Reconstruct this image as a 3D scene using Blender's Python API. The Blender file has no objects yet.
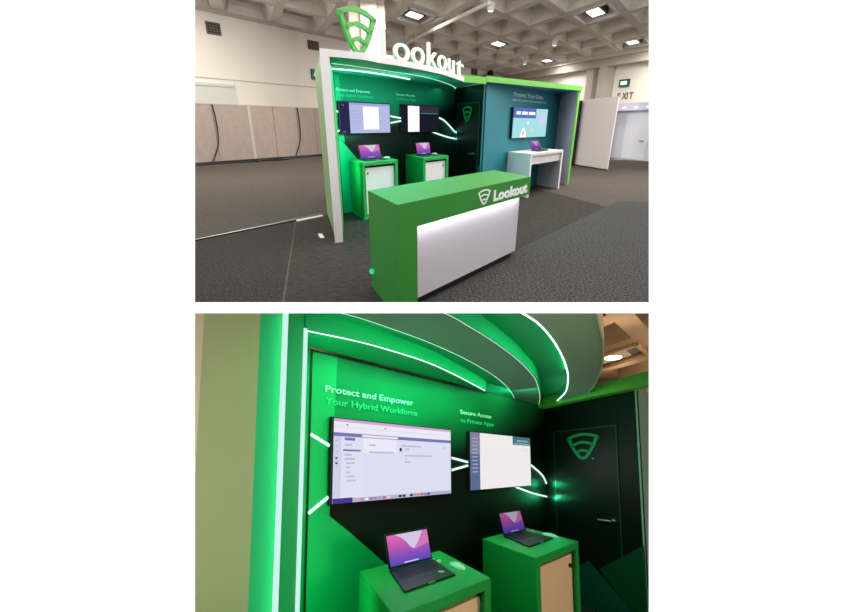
import bpy, bmesh, math, random
from mathutils import Vector, Matrix
random.seed(7)
C = bpy.context.scene.collection
SC = bpy.context.scene

# ------------------------------------------------------------------ materials
def lin(c): return c / 12.92 if c <= .04045 else ((c + .055) / 1.055) ** 2.4
def rgb(h):
    h = h.lstrip('#'); return tuple(lin(int(h[i:i+2], 16) / 255) for i in (0, 2, 4)) + (1.0,)
MATS = {}
def mat(name, hexcol, rough=.55, metal=0., noise=0., scale=20., bump=0., spec=.4):
    """painted / laminate / textile surface; noise = relative brightness mottling of the surface itself"""
    if name in MATS: return MATS[name]
    m = bpy.data.materials.new(name); m.use_nodes = True; nt = m.node_tree
    b = nt.nodes['Principled BSDF']; col = rgb(hexcol)
    b.inputs['Base Color'].default_value = col
    b.inputs['Roughness'].default_value = rough; b.inputs['Metallic'].default_value = metal
    b.inputs['Specular IOR Level'].default_value = spec
    if noise or bump:
        tc = nt.nodes.new('ShaderNodeTexCoord'); no = nt.nodes.new('ShaderNodeTexNoise')
        no.inputs['Scale'].default_value = scale; no.inputs['Detail'].default_value = 3
        nt.links.new(tc.outputs['Object'], no.inputs['Vector'])
        if noise:
            cr = nt.nodes.new('ShaderNodeValToRGB')
            cr.color_ramp.elements[0].position = .35; cr.color_ramp.elements[1].position = .65
            cr.color_ramp.elements[0].color = tuple(max(0, c * (1 - noise)) for c in col[:3]) + (1,)
            cr.color_ramp.elements[1].color = tuple(min(1, c * (1 + noise)) for c in col[:3]) + (1,)
            nt.links.new(no.outputs['Fac'], cr.inputs['Fac']); nt.links.new(cr.outputs['Color'], b.inputs['Base Color'])
        if bump:
            bu = nt.nodes.new('ShaderNodeBump'); bu.inputs['Strength'].default_value = bump
            nt.links.new(no.outputs['Fac'], bu.inputs['Height']); nt.links.new(bu.outputs['Normal'], b.inputs['Normal'])
    MATS[name] = m; return m
def emit(name, col, strength=1.):
    if name in MATS: return MATS[name]
    m = bpy.data.materials.new(name); m.use_nodes = True; nt = m.node_tree
    nt.nodes.remove(nt.nodes['Principled BSDF'])
    e = nt.nodes.new('ShaderNodeEmission')
    e.inputs['Color'].default_value = rgb(col) if isinstance(col, str) else tuple(col) + (1,)
    e.inputs['Strength'].default_value = strength
    nt.links.new(e.outputs[0], nt.nodes['Material Output'].inputs['Surface'])
    MATS[name] = m; return m
def wallpaper(name, strength=1.):
    """laptop desktop picture: blue at the bottom to magenta at the top"""
    if name in MATS: return MATS[name]
    m = emit(name, '#ffffff', strength); nt = m.node_tree
    e = [n for n in nt.nodes if n.type == 'EMISSION'][0]
    tc = nt.nodes.new('ShaderNodeTexCoord'); sp = nt.nodes.new('ShaderNodeSeparateXYZ'); cr = nt.nodes.new('ShaderNodeValToRGB')
    nt.links.new(tc.outputs['Generated'], sp.inputs[0]); nt.links.new(sp.outputs['Z'], cr.inputs['Fac'])
    el = cr.color_ramp.elements
    el[0].color = rgb('#5b48b4'); el[0].position = 0; el[1].color = rgb('#da6cb4'); el[1].position = .95
    for p, c in ((.3, '#8352bd'), (.58, '#b858ae')):
        k = el.new(p); k.color = rgb(c)
    nt.links.new(cr.outputs['Color'], e.inputs['Color']); return m

# ------------------------------------------------------------------ building
STAGE = Matrix.Identity(4)
CUT = None                      # (point, normal): the sloping deck between the two halls, where the lower hall ends
class MB:
    def __init__(s): s.v = []; s.f = []; s.mi = []; s.slots = []
    def slot(s, m):
        if m not in s.slots: s.slots.append(m)
        return s.slots.index(m)
    def face(s, pts, m=None):
        i = len(s.v); s.v += [Vector(p) for p in pts]; s.f.append(list(range(i, i + len(pts)))); s.mi.append(s.slot(m) if m else 0)
    def raw(s, vs, fs, m=None):
        i = len(s.v); s.v += [Vector(p) for p in vs]
        for f in fs: s.f.append([i + k for k in f]); s.mi.append(s.slot(m) if m else 0)
    def ext(s, poly, vec, m=None):                      # any planar outline given a thickness
        n = len(poly); vec = Vector(vec); a = [Vector(p) for p in poly]; b = [p + vec for p in a]
        fs = [list(range(n))[::-1], [n + k for k in range(n)]] + [[k, (k + 1) % n, n + (k + 1) % n, n + k] for k in range(n)]
        s.raw(a + b, fs, m)
    def prism(s, plan, z0, z1, m=None): s.ext([(p[0], p[1], z0) for p in plan], (0, 0, z1 - z0), m)
    def ribbon(s, A, B, z0, z1, m=None):                # plan band between two polylines, z0..z1 thick
        n = len(A); vs = []
        for a, b in zip(A, B): vs += [(a[0], a[1], z0), (b[0], b[1], z0), (b[0], b[1], z1), (a[0], a[1], z1)]
        fs = [[0, 1, 2, 3], [4 * n - 1, 4 * n - 2, 4 * n - 3, 4 * n - 4]]
        for k in range(n - 1):
            o = 4 * k
            for j in range(4): fs.append([o + j, o + 4 + j, o + 4 + (j + 1) % 4, o + (j + 1) % 4])
        s.raw(vs, fs, m)
    def tube(s, path, r, m=None, seg=8):
        path = [Vector(p) for p in path]; vs = []; fs = []; n = len(path); up = None
        for k, p in enumerate(path):
            t = (path[min(k + 1, n - 1)] - path[max(k - 1, 0)]).normalized()
            if up is None: up = Vector((0, 0, 1)) if abs(t.z) < .9 else Vector((1, 0, 0))
            a = t.cross(up).normalized(); b = a.cross(t).normalized(); rr = r[k] if isinstance(r, (list, tuple)) else r
            for j in range(seg):
                w = 2 * math.pi * j / seg; vs.append(p + a * (rr * math.cos(w)) + b * (rr * math.sin(w)))
        for k in range(n - 1):
            for j in range(seg): fs.append([k * seg + j, k * seg + (j + 1) % seg, (k + 1) * seg + (j + 1) % seg, (k + 1) * seg + j])
        fs += [list(range(seg))[::-1], [(n - 1) * seg + j for j in range(seg)]]
        s.raw(vs, fs, m)
    def lathe(s, c, prof, m=None, seg=20, axis='z'):     # prof: (radius, height)
        vs = []; fs = []; n = len(prof)
        for r, h in prof:
            for j in range(seg):
                w = 2 * math.pi * j / seg; vs.append((c[0] + r * math.cos(w), c[1] + r * math.sin(w), c[2] + h))
        for k in range(n - 1):
            for j in range(seg): fs.append([k * seg + j, k * seg + (j + 1) % seg, (k + 1) * seg + (j + 1) % seg, (k + 1) * seg + j])
        fs += [list(range(seg))[::-1], [(n - 1) * seg + j for j in range(seg)]]
        s.raw(vs, fs, m)
    def build(s, name, m=None, parent=None, bevel=0., smooth=False, loc=None):
        base = Vector(parent['_o']) if parent is not None else Vector(loc) if loc is not None else s.base()
        bm = bmesh.new(); vs = [bm.verts.new(v) for v in s.v]
        for f, mi in zip(s.f, s.mi):
            try: fa = bm.faces.new([vs[k] for k in f]); fa.material_index = mi; fa.smooth = smooth
            except ValueError: pass
        bmesh.ops.remove_doubles(bm, verts=bm.verts, dist=1e-5)
        bmesh.ops.recalc_face_normals(bm, faces=bm.faces)
        if bevel: bmesh.ops.bevel(bm, geom=[e for e in bm.edges if e.is_manifold and e.calc_face_angle(0) > .5], offset=bevel, segments=2, affect='EDGES', profile=.5)
        if CUT:
            r = bmesh.ops.bisect_plane(bm, geom=bm.verts[:] + bm.edges[:] + bm.faces[:], plane_co=CUT[0], plane_no=CUT[1], clear_outer=True)
            ce = [e for e in r['geom_cut'] if isinstance(e, bmesh.types.BMEdge)]
            if ce: bmesh.ops.holes_fill(bm, edges=ce)
        bmesh.ops.translate(bm, verts=bm.verts, vec=-base)
        me = bpy.data.meshes.new(name); bm.to_mesh(me); bm.free()
        for k in (s.slots if s.slots else [m]): me.materials.append(k)
        o = bpy.data.objects.new(name, me); C.objects.link(o)
        o['_o'] = tuple(base)
        if parent is None: o.matrix_world = STAGE @ Matrix.Translation(base)
        else: o.parent = parent
        return o
    def base(s):
        n = len(s.v); return Vector((sum(v.x for v in s.v) / n, sum(v.y for v in s.v) / n, min(v.z for v in s.v)))
def tag(o, label, cat, group=None, kind=None):
    if label: o['label'] = label
    if cat: o['category'] = cat
    if group: o['group'] = group
    if kind: o['kind'] = kind
    return o
def thing(name, loc, label, cat, group=None):
    o = bpy.data.objects.new(name, None); C.objects.link(o); o.empty_display_size = .1
    o['_o'] = tuple(loc); o.matrix_world = STAGE @ Matrix.Translation(Vector(loc)); return tag(o, label, cat, group)
def struct(o, label=None): o['kind'] = 'structure'; return tag(o, label, None)

class Plane:
    """upright wall face: s runs along it, z up, off out of it towards the visitors"""
    def __init__(p, O, e, flip=False):
        p.O = Vector((O[0], O[1])); p.e = Vector(e).normalized(); p.n = Vector((p.e.y, -p.e.x)) * (-1 if flip else 1)
    def pt(p, s, z, off=0.):
        q = p.O + p.e * s + p.n * off; return Vector((q.x, q.y, z))
    def rect(p, s0, s1, z0, z1, off=0.): return [p.pt(s0, z0, off), p.pt(s1, z0, off), p.pt(s1, z1, off), p.pt(s0, z1, off)]
    def box(p, mb, s0, s1, z0, z1, o0, o1, m=None): mb.ext(p.rect(s0, s1, z0, z1, o0), p.pt(0, 0, o1) - p.pt(0, 0, o0), m)
    def shape(p, mb, pts, o0, o1, m=None): mb.ext([p.pt(s, z, o0) for s, z in pts], p.pt(0, 0, o1) - p.pt(0, 0, o0), m)
class Frame:
    """booth floor grid: s along the back wall, t along the return wall (negative = towards the visitors)"""
    def __init__(f, O, es, et): f.O = Vector(O); f.es = Vector(es).normalized(); f.et = Vector(et).normalized()
    def p(f, s, t): q = f.O + f.es * s + f.et * t; return (q.x, q.y)
    def p3(f, s, t, z): q = f.p(s, t); return Vector((q[0], q[1], z))
    def quad(f, s0, s1, t0, t1): return [f.p(s0, t0), f.p(s1, t0), f.p(s1, t1), f.p(s0, t1)]
    def box(f, mb, s0, s1, t0, t1, z0, z1, m=None): mb.prism(f.quad(s0, s1, t0, t1), z0, z1, m)

def spline(P, n=8):                                      # Catmull-Rom through plan or space points
    P = [Vector(p) for p in P]; Q = [2 * P[0] - P[1]] + P + [2 * P[-1] - P[-2]]; out = []
    for i in range(1, len(Q) - 2):
        for k in range(n):
            t = k / n; a, b, c, d = Q[i-1:i+3]
            out.append(.5 * ((2 * b) + (c - a) * t + (2 * a - 5 * b + 4 * c - d) * t * t + (3 * b - a - 3 * c + d) * t ** 3))
    return out + [P[-1]]
def resample(P, n):
    P = [Vector(p) for p in P]; L = [0]
    for a, b in zip(P, P[1:]): L.append(L[-1] + (b - a).length)
    out = []; j = 0
    for k in range(n):
        d = L[-1] * k / (n - 1)
        while j < len(L) - 2 and L[j + 1] < d: j += 1
        t = (d - L[j]) / max(L[j + 1] - L[j], 1e-9); out.append(P[j].lerp(P[j + 1], min(1, t)))
    return out

# text outlines as meshes: (verts, faces, width), cap height 1
_tc = {}
def text_mesh(txt, bold=0.02, depth=0., res=3):
    key = (txt, bold, depth)
    if key in _tc: return _tc[key]
    cu = bpy.data.curves.new('lettering', 'FONT'); cu.body = txt; cu.offset = bold; cu.extrude = depth / 2; cu.resolution_u = res; cu.fill_mode = 'BOTH'
    o = bpy.data.objects.new('lettering', cu); C.objects.link(o); bpy.context.view_layer.update()
    me = bpy.data.meshes.new_from_object(o.evaluated_get(bpy.context.evaluated_depsgraph_get()))
    vs = [tuple(v.co) for v in me.vertices]; fs = [list(p.vertices) for p in me.polygons]
    bpy.data.objects.remove(o); bpy.data.curves.remove(cu); bpy.data.meshes.remove(me)
    x0 = min(v[0] for v in vs); k = 1 / .729
    vs = [((v[0] - x0) * k, v[1] * k, v[2] + depth / 2) for v in vs]
    _tc[key] = (vs, fs, max(v[0] for v in vs)); return _tc[key]
def wall_text(mb, pl, txt, s0, s1, z, h, off, thick=.004, bold=.008, m=None):
    vs, fs, w = text_mesh(txt, bold, 1.)
    mb.raw([pl.pt(s0 + v[0] / w * (s1 - s0), z + v[1] * h, off + v[2] * thick) for v in vs], fs, m)

# the shield emblem: outline with three nested arches, in a unit box (x -.5..+.5, y 0..1 upwards)
def arc_pts(x0, y0, x1, y1, rise, n=12):
    return [(x0 + (x1 - x0) * k / n, y0 + (y1 - y0) * k / n + rise * 4 * (k / n) * (1 - k / n)) for k in range(n + 1)]
def shield_side(y):                                     # half width of the outer edge at height y
    y = max(0., min(1., y)); return .5 * (y / .84) ** .56 if y < .84 else .5
def shield_bands(w=.1):
    """list of closed outlines that make the emblem"""
    out = []; N = 22
    R = [(shield_side(.84 * k / N), .84 * k / N) for k in range(N + 1)]
    def inner(y): return max(0, shield_side(y) - w * 1.05)
    # two flanks
    for sg in (1, -1):
        o = [(sg * a, b) for a, b in R]; i = [(sg * max(.0, (shield_side(max(0, b - .02)) - w * (1.0 if b > .15 else 1.25))), max(b, .10)) for a, b in R]
        for k in range(N): out.append([o[k], o[k + 1], i[k + 1], i[k]])
    # arches: top, middle, low
    for (y, rise, t) in ((.84, .15, .1), (.56, .14, .095), (.28, .12, .09)):
        x = .5 if y > .8 else shield_side(y - t * .6) - .025
        a = arc_pts(-x, y, x, y, rise); b = arc_pts(-x * .97, y - t, x * .97, y - t, rise)
        for k in range(len(a) - 1): out.append([a[k], a[k + 1], b[k + 1], b[k]])
    return out
def shield(mb, fn, thick_vec, m=None):
    for poly in shield_bands(): mb.ext([fn(x, y) for x, y in poly], thick_vec, m)

# ------------------------------------------------------------------ shared colours
WHITE = mat('white laminate', '#e6e0e4', .45); CREAM = mat('cream painted wall', '#ece6dd', .8)
CONC = mat('beige concrete ceiling', '#e2dcd4', .85, noise=.06, scale=.6); CONC2 = mat('pale concrete column', '#b9b1a7', .8, noise=.03, scale=1)
GREEN = mat('green laminate', '#1f9c4c', .5, spec=.25); LIME = mat('lime green trim', '#6cc24a', .5)
BLACK = mat('black plastic', '#0b0c10', .4); DARK = mat('near black graphic panel', '#0c1413', .5, spec=.25)
TEAL = mat('teal graphic panel', '#2c7f8d', .5, spec=.3); GRAPH = mat('bright green graphic panel', '#00a865', .5)
DGREEN = mat('dark green printed panel', '#0b5c48', .5); STEEL = mat('brushed steel', '#b9bcbc', .3, metal=1.)
GREY = mat('grey partition fabric', '#a3958d', .9, noise=.05, scale=3); SOFT = mat('green soffit', '#18b478', .5)
LED = emit('mint light strip', (.55, 1.0, .82), 1.15); LEDB = emit('bright mint light strip', (.72, 1., .9), 1.9); LEDW = emit('white light strip', (.9, .93, 1.0), 4.)
PRINTW = mat('white print', '#e9f5f0', .5); PRINTG = mat('mint print', '#3ccf9e', .5); PRINTS = mat('pale grey print', '#8fb3bd', .5)
LAMP = emit('ceiling lamp glow', (1., .98, .93), 2.6)
ALU = mat('space grey aluminium', '#0d0e11', .45); KEYS = mat('black keys', '#08090b', .5); MOUSEW = mat('white mouse shell', '#eceadf', .3)

# ------------------------------------------------------------------ builders used in both halls
def laptop(loc, hL, hR, fL, fR, tL, tR, label, glow, group='open laptops on the booth furniture', nm='laptop'):
    """hL,hR hinge ends; fL,fR front corners; tL,tR top of the lid"""
    hL, hR, fL, fR, tL, tR = map(Vector, (hL, hR, fL, fR, tL, tR))
    t = thing(nm, loc, label, 'laptop', group)
    b = MB(); b.ext([hL, hR, fR, fL], (0, 0, .014)); b.build('base', ALU, t, bevel=.003)
    P = lambda u, v, h=.0155: hL.lerp(hR, u).lerp(fL.lerp(fR, u), v) + Vector((0, 0, h))
    k = MB()
    for r in range(5):
        n = 13
        for c in range(n):
            u0 = .09 + .82 * c / n; v0 = .12 + .085 * r
            k.ext([P(u0, v0, .0135), P(u0 + .82 / n * .86, v0, .0135), P(u0 + .82 / n * .86, v0 + .072, .0135), P(u0, v0 + .072, .0135)], (0, 0, .0025))
    k.build('keyboard', KEYS, t)
    k = MB(); k.ext([P(.33, .62, .0135), P(.67, .62, .0135), P(.67, .95, .0135), P(.33, .95, .0135)], (0, 0, .0012)); k.build('trackpad', ALU, t)
    k = MB(); k.ext([P(.44, .985, .004), P(.56, .985, .004), P(.56, 1.004, .004), P(.44, 1.004, .004)], (0, 0, .0105)); k.build('finger_notch', STEEL, t)
    nrm = (hR - hL).cross(tL - hL).normalized()
    if nrm.y > 0: nrm = -nrm
    up = Vector((0, 0, .014)); a, bq, c, d = hL + up, hR + up, tR, tL
    l = MB(); l.ext([a, bq, c, d], -nrm * .01); lid = l.build('lid', BLACK, t, bevel=.003)
    Q = lambda u, v, o=.002: a.lerp(bq, u).lerp(d.lerp(c, u), v) + nrm * o
    s = MB(); wp = wallpaper('desktop picture ' + str(glow), glow); wh = emit('pale peak ' + str(glow), '#d3c6e6', glow)
    s.face([Q(.03, .06), Q(.97, .06), Q(.97, .96), Q(.03, .96)], wp)
    s.face([Q(.2, .96, .003), Q(.86, .96, .003), Q(.70, .62, .003), Q(.6, .45, .003), Q(.52, .53, .003), Q(.43, .72, .003), Q(.33, .86, .003)], wh)
    s.face([Q(.86, .96, .003), Q(.97, .96, .003), Q(.97, .55, .003), Q(.62, .44, .003), Q(.70, .62, .003)], emit('pink slope ' + str(glow), '#cf78ba', glow))
    s.face([Q(.33, .085, .004), Q(.66, .085, .004), Q(.66, .125, .004), Q(.33, .125, .004)], emit('dock ' + str(glow), '#c9c4ea', glow))
    s.build('display', parent=lid); return t
def mouse(c, L, W, label, dirv, h=.03):
    d = Vector((dirv[0], dirv[1], 0)).normalized(); n = Vector((-d.y, d.x, 0)); c = Vector(c); m = MB(); vs = []; fs = []; A, B = 12, 7
    for i in range(A + 1):
        u = i / A; w = math.sin(math.pi * (0.04 + .92 * u)) ** .55; hh = h * math.sin(math.pi * (.1 + .72 * u)) ** .7
        for j in range(B + 1):
            v = j / B * math.pi; vs.append(c + d * ((u - .5) * L) + n * (math.cos(v) * W / 2 * w) + Vector((0, 0, hh * math.sin(v) ** .8)))
    for i in range(A):
        for j in range(B): o = i * (B + 1) + j; fs.append([o, o + 1, o + B + 2, o + B + 1])
    for i in range(A): o = i * (B + 1); fs.append([o, o + B + 1, o + 2 * B + 1, o + B])
    fs += [list(range(B + 1)), [A * (B + 1) + j for j in range(B, -1, -1)]]
    m.raw(vs, fs); t = thing('computer_mouse', c, label, 'computer mouse', 'white mice beside the laptops')
    m.build('shell', MOUSEW, t, smooth=True)
    w = MB(); w.tube([c + d * (L * .2) + n * .006 + Vector((0, 0, h * .93)), c + d * (L * .3) + n * .006 + Vector((0, 0, h * .86))], h * .12, seg=6); w.build('wheel', mat('grey rubber', '#8b8b88'), t)
    return t
def plinth(F, s0, s1, t0, t1, H, label, door, lock_s, foot=.06):
    """green cabinet stand with a pale inset door; t0 = front, t1 = back"""
    o = F.p3((s0 + s1) / 2, (t0 + t1) / 2, 0); t = thing('display_plinth', o, label, 'display stand', 'green display plinths along the back wall')
    w = (s1 - s0) * .085; top = .075
    b = MB(); F.box(b, s0, s1, t0, t1, H - top, H); b.build('top', GREEN, t, bevel=.006)
    for a, c in ((s0, s0 + w), (s1 - w, s1)):
        b = MB(); F.box(b, a, c, t0, t1, .02, H - top); b.build('side_panel', GREEN, t, bevel=.004)
    b = MB(); F.box(b, s0 + w, s1 - w, t1 - .04, t1, .02, H - top); b.build('back_panel', GREEN, t)
    b = MB(); F.box(b, s0 + w, s1 - w, t0, t1 - .04, .02, foot + .02); b.build('bottom_rail', GREEN, t)
    b = MB(); F.box(b, s0 - .02, s1 + .02, t0 - .03, t1, 0, .03); b.build('base', GREEN, t, bevel=.004)
    b = MB(); F.box(b, s0 + w + .03, s1 - w - .008, t0 + .07, t0 + .12, foot + .03, H - top - .045); d = b.build('door', door, t)
    ls = s0 + w + .03 + (s1 - s0 - 2 * w - .04) * lock_s
    c = F.p3(ls, t0 + .07, H - top - .15); n = Vector((F.es.y, -F.es.x, 0)); b = MB(); b.tube([c - n * .0, c + n * .02], .02, seg=12); b.build('lock', BLACK, d)
    return t
def television(pl, s0, s1, z0, z1, off, label, thick=.06, bez=.014):
    o = pl.pt((s0 + s1) / 2, z0, off); t = thing('television', o, label, 'television', 'televisions on the booth walls')
    b = MB(); pl.box(b, s0, s1, z0, z1, off, off + thick); b.build('casing', BLACK, t, bevel=.006)
    b = MB(); pl.box(b, (s0 * 2 + s1) / 3, (s0 + 2 * s1) / 3, z0 + (z1 - z0) * .3, z0 + (z1 - z0) * .7, 0.007, off - .0005); b.build('wall_bracket', BLACK, t)
    return t, (lambda u0, u1, v0, v1, d=.001: pl.rect(s0 + (s1 - s0) * u0, s0 + (s1 - s0) * u1, z0 + (z1 - z0) * v0, z0 + (z1 - z0) * v1, off + thick + d))

# ================================================================== camera and the front wall with its two openings
EYE = Vector((0, 0, 1.85)); FPX, PPX, PPY = 500., 422.5, 400.
PITCH = math.atan(275 / 500)                              # the camera looks down on the upper hall
cam = bpy.data.cameras.new('camera'); co = bpy.data.objects.new('camera', cam); C.objects.link(co)
co.location = EYE; co.rotation_euler = (math.pi / 2 - PITCH, 0, 0)
cam.sensor_width = 36; cam.lens = 36 * FPX / 845; cam.shift_y = (400 - 306) / 845; cam.clip_start = .05; cam.clip_end = 400
SC.camera = co
fwd = Vector((0, math.cos(PITCH), -math.sin(PITCH))); upv = Vector((0, math.sin(PITCH), math.cos(PITCH)))
def FW(u, v, d): return EYE + Vector((1, 0, 0)) * u + upv * v + fwd * d      # metres across, up and away on the front wall
WD = 1.6                                                 # the gallery wall stands 1.6 m away
WALLW = mat('white gallery wall', '#fbfbfb', .9, spec=0.)
OL, OR_, T1, B1, T2, B2 = -.728, .7243, 1.42, .3126, .2777, -.80
wm = MB(); th = .05; cf = .035
def slab(u0, u1, v0, v1, cu0=0, cu1=0, cv0=0, cv1=0):
    a = [FW(u0, v0, WD), FW(u1, v0, WD), FW(u1, v1, WD), FW(u0, v1, WD)]
    b = [FW(u0 + cu0, v0 + cv0, WD + th), FW(u1 - cu1, v0 + cv0, WD + th), FW(u1 - cu1, v1 - cv1, WD + th), FW(u0 + cu0, v1 - cv1, WD + th)]
    wm.raw(a + b, [[0, 1, 2, 3], [4, 5, 6, 7], [0, 1, 5, 4], [1, 2, 6, 5], [2, 3, 7, 6], [3, 0, 4, 7]], WALLW)
slab(-4, OL, -3, 3, 0, cf); slab(OR_, 4, -3, 3, cf, 0)
slab(OL - cf, OR_ + cf, B1, T2, cv0=0, cv1=0) if False else None
slab(OL, OR_, T2, B1, -cf, -cf, .0135, .0)
slab(OL, OR_, T1, 3, -cf, -cf, cf, 0); slab(OL, OR_, -3, B2, -cf, -cf, 0, cf)
struct(wm.build('wall_front', WALLW), 'plain white gallery wall with two wide openings, one above the other')
dk = MB()                                                # the sloping deck that carries the upper hall
ra, rb = .1915, .1855
dk.raw([FW(x, r_ * d, d) for x in (-9, 9) for d in (WD + th, 13) for r_ in (ra, rb)], [[0, 1, 3, 2], [4, 6, 7, 5], [0, 2, 6, 4], [1, 5, 7, 3], [0, 4, 5, 1], [2, 3, 7, 6]])
struct(dk.build('floor_deck', mat('dark deck underside', '#2c2a28', .9)), 'dark sloping deck between the two halls')
w = bpy.data.worlds.new('world'); SC.world = w; w.use_nodes = True
w.node_tree.nodes['Background'].inputs['Color'].default_value = (1, .985, .96, 1); w.node_tree.nodes['Background'].inputs['Strength'].default_value = 1.5
SC.view_settings.view_transform = 'Standard'; SC.view_settings.look = 'None'; SC.view_settings.gamma = 1; SC.view_settings.exposure = 0.0
SC.view_settings.use_curve_mapping = False
def lamp(kind, name, loc, power, col, size=.5, size_y=None, aim=None, along=None):
    l = bpy.data.lights.new(name, kind); l.energy = power; l.color = col
    if kind == 'AREA':
        l.size = size
        if size_y: l.shape = 'RECTANGLE'; l.size_y = size_y
    elif kind in ('POINT', 'SPOT'): l.shadow_soft_size = size
    o = bpy.data.objects.new(name, l); C.objects.link(o)
    d = (Vector(aim) - Vector(loc)) if aim is not None else Vector((0, 0, -1))
    if along is not None:
        z_ = -d.normalized(); x_ = Vector(along).normalized(); y2 = z_.cross(x_).normalized(); x_ = y2.cross(z_)
        o.matrix_world = STAGE @ Matrix.Translation(Vector(loc)) @ Matrix((x_, y2, z_)).transposed().to_4x4(); return o
    o.matrix_world = STAGE @ Matrix.Translation(Vector(loc)) @ d.to_track_quat('-Z', 'Y').to_matrix().to_4x4(); return o

# ================================================================== UPPER HALL: the booth seen from the aisle
ang = PITCH - math.atan(96.4 / 500)
CUT = (EYE, Vector((0, -math.sin(ang), -math.cos(ang))))
CARP = mat('grey brown hall carpet', '#504a44', .95, noise=.22, scale=16, spec=.1)
CARPD = mat('charcoal speckled carpet', '#353230', .95, noise=.75, scale=38, spec=.1)
CARPB = mat('dark booth carpet', '#38332f', .95, noise=.25, scale=9, spec=.1)
CARPR = mat('blue grey speckled carpet', '#403f3e', .95, noise=.8, scale=34, spec=.1)
m = MB(); m.prism([(-40, 4), (45, 4), (45, 110), (-40, 110)], -.05, -.003); struct(m.build('floor', CARP), 'grey brown carpeted hall floor')
F1 = Frame((.981, 17.275), (.525, .851), (-.327, .945))
A_ = (-2.78, 11.55)                                      # rear left corner of the booth carpet
Z = Vector((.525, .851)); Y_ = Vector((-.327, .945)); A2 = Vector(A_)
pl_ = [A2 + Z * 0, A2 + Z * 13, A2 + Z * 13 - Y_ * 8.4, A2 - Y_ * 8.4]
FRc = Vector((4.75, 13.75))                              # front right corner of the booth carpet
bc = [A2, A2 + Z * 11.2, FRc, FRc - Z * 11.5]
m = MB(); m.prism(bc, -.003, 0); tag(m.build('carpet', CARPB), 'dark brown booth carpet spread under the green counter and display walls', 'carpet')
m = MB(); q0 = A2 - Z * 12; m.prism([q0, A2 - Z * .04 , FRc - Z * 11.55, q0 - Y_ * 8], -.003, -.0005); tag(m.build('carpet', CARPD), 'charcoal speckled carpet to the left in front of the booth', 'carpet')
m = MB(); m.prism([FRc - Z * 12 , FRc + Z * 1.2, FRc + Z * 2 + Vector((9, -1)), FRc + Vector((10, -14)), FRc - Z * 12 + Vector((2, -3))], -.003, -.001); tag(m.build('carpet', CARPR), 'speckled grey aisle carpet in front and right of the green counter', 'carpet')
m = MB(); m.prism([A2 - Z * 8 + Y_ * .02, A2 + Z * .85 + Y_ * .02, A2 + Z * .85 + Y_ * .25, A2 - Z * 2 + Y_ * .12, A2 - Z * 8 + Y_ * .06], -.002, .02)
tag(m.build('cable_cover', BLACK), 'black cable cover strip along the carpet edge left of the booth', 'cable cover')
m = MB(); m.prism([A2 + Y_ * -.16 + Z * .0, A2 + Z * .85 + Y_ * -.16, A2 + Z * .85, A2], 0, .02); tag(m.build('edge_strip', WHITE), 'short pale edging strip at the booth carpet corner', 'edging')
m = MB(); sc_ = Vector((-2.03, 10.05)); m.prism([sc_, sc_ + Vector((.12, -.42)), sc_ + Vector((.20, -.40)), sc_ + Vector((.08, .02))], 0, .004); tag(m.build('paper_scrap', WHITE), 'small white paper scrap on the booth carpet beside the white end frame', 'paper')

# ---- hall shell
G0 = Vector((-12.81, 37.66)); gs = Vector((.481, .877)); gt = Vector((-.288, .957))
LWp = Plane((-11.982 - .877 * 3, 29.103 + .481 * 3), gs)  # left wall
m = MB(); LWp.box(m, -30, 53.55, 0, 7.62, -.4, 0); 
lw = struct(m.build('wall_left', CREAM), 'cream painted hall wall')
m = MB(); LWp.box(m, -30, 53.5, 7.42, 7.6, 0, .12); struct(m.build('trim_1', CONC2), 'cream ledge along the top of the left hall wall')
m = MB(); LWp.box(m, -30, 53.5, 4.22, 4.27, 0, .03); struct(m.build('trim_2', mat('shadow joint', '#b9b1a4', .9)), 'thin horizontal joint on the left hall wall')
corner = LWp.pt(53.55, 0); RWp = Plane((corner.x, corner.y), (-.327, .945))
m = MB(); RWp.box(m, -60, 0, 0, 7.62, -.0, .4); 
struct(m.build('wall_back', CREAM), 'cream painted rear hall wall')
RV = Plane((corner.x, corner.y), (-.327, .945), flip=True)
m = MB(); RV.box(m, -60, -.3, 6.7, 7.6, 0, 1.1); struct(m.build('trim_3', CONC2), 'deep pale concrete beam along the rear hall wall')
m = MB(); RV.box(m, -60, -.3, 7.35, 7.62, 1.1, 1.5); struct(m.build('trim_4', CREAM), 'ledge above the concrete beam')
# coffered concrete ceiling
cm = MB(); ZC = 7.6; PT = 4.6
def gp(a, b, z): q = G0 + gs * a + gt * b; return (q.x, q.y, z)
LITC = set()
for i in range(-2, 15):
    for j in range(-14, 2):
        a0 = 28.35 - 4.6 * 6 + PT * (i - 0); a1 = a0 + PT; b0 = -26.5 + PT * (j + 6); b1 = b0 + PT
        if j > -1 or j == -1: continue
        if j == -2: b1 = b0 + 9.2
        if a0 > 56 or gp(a0 + 2.3, b0 + 2.3, 0)[1] < 15: continue
        h = .42; k = .95
        R0 = [(a0, b0), (a1, b0), (a1, b1), (a0, b1)]; R1 = [(a0 + h, b0 + h), (a1 - h, b0 + h), (a1 - h, b1 - h), (a0 + h, b1 - h)]; R2 = [(a0 + k, b0 + k), (a1 - k, b0 + k), (a1 - k, b1 - k), (a0 + k, b1 - k)]
        vs = [gp(*p, ZC) for p in R0] + [gp(*p, ZC) for p in R1] + [gp(*p, ZC + .85) for p in R2]
        fs = [[n, (n + 1) % 4, 4 + (n + 1) % 4, 4 + n] for n in range(4)] + [[4 + n, 4 + (n + 1) % 4, 8 + (n + 1) % 4, 8 + n] for n in range(4)] + [[8, 9, 10, 11]]
        cm.raw(vs, fs, CONC)
cobj = struct(cm.build('ceiling', CONC), 'beige waffle concrete ceiling')
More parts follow.
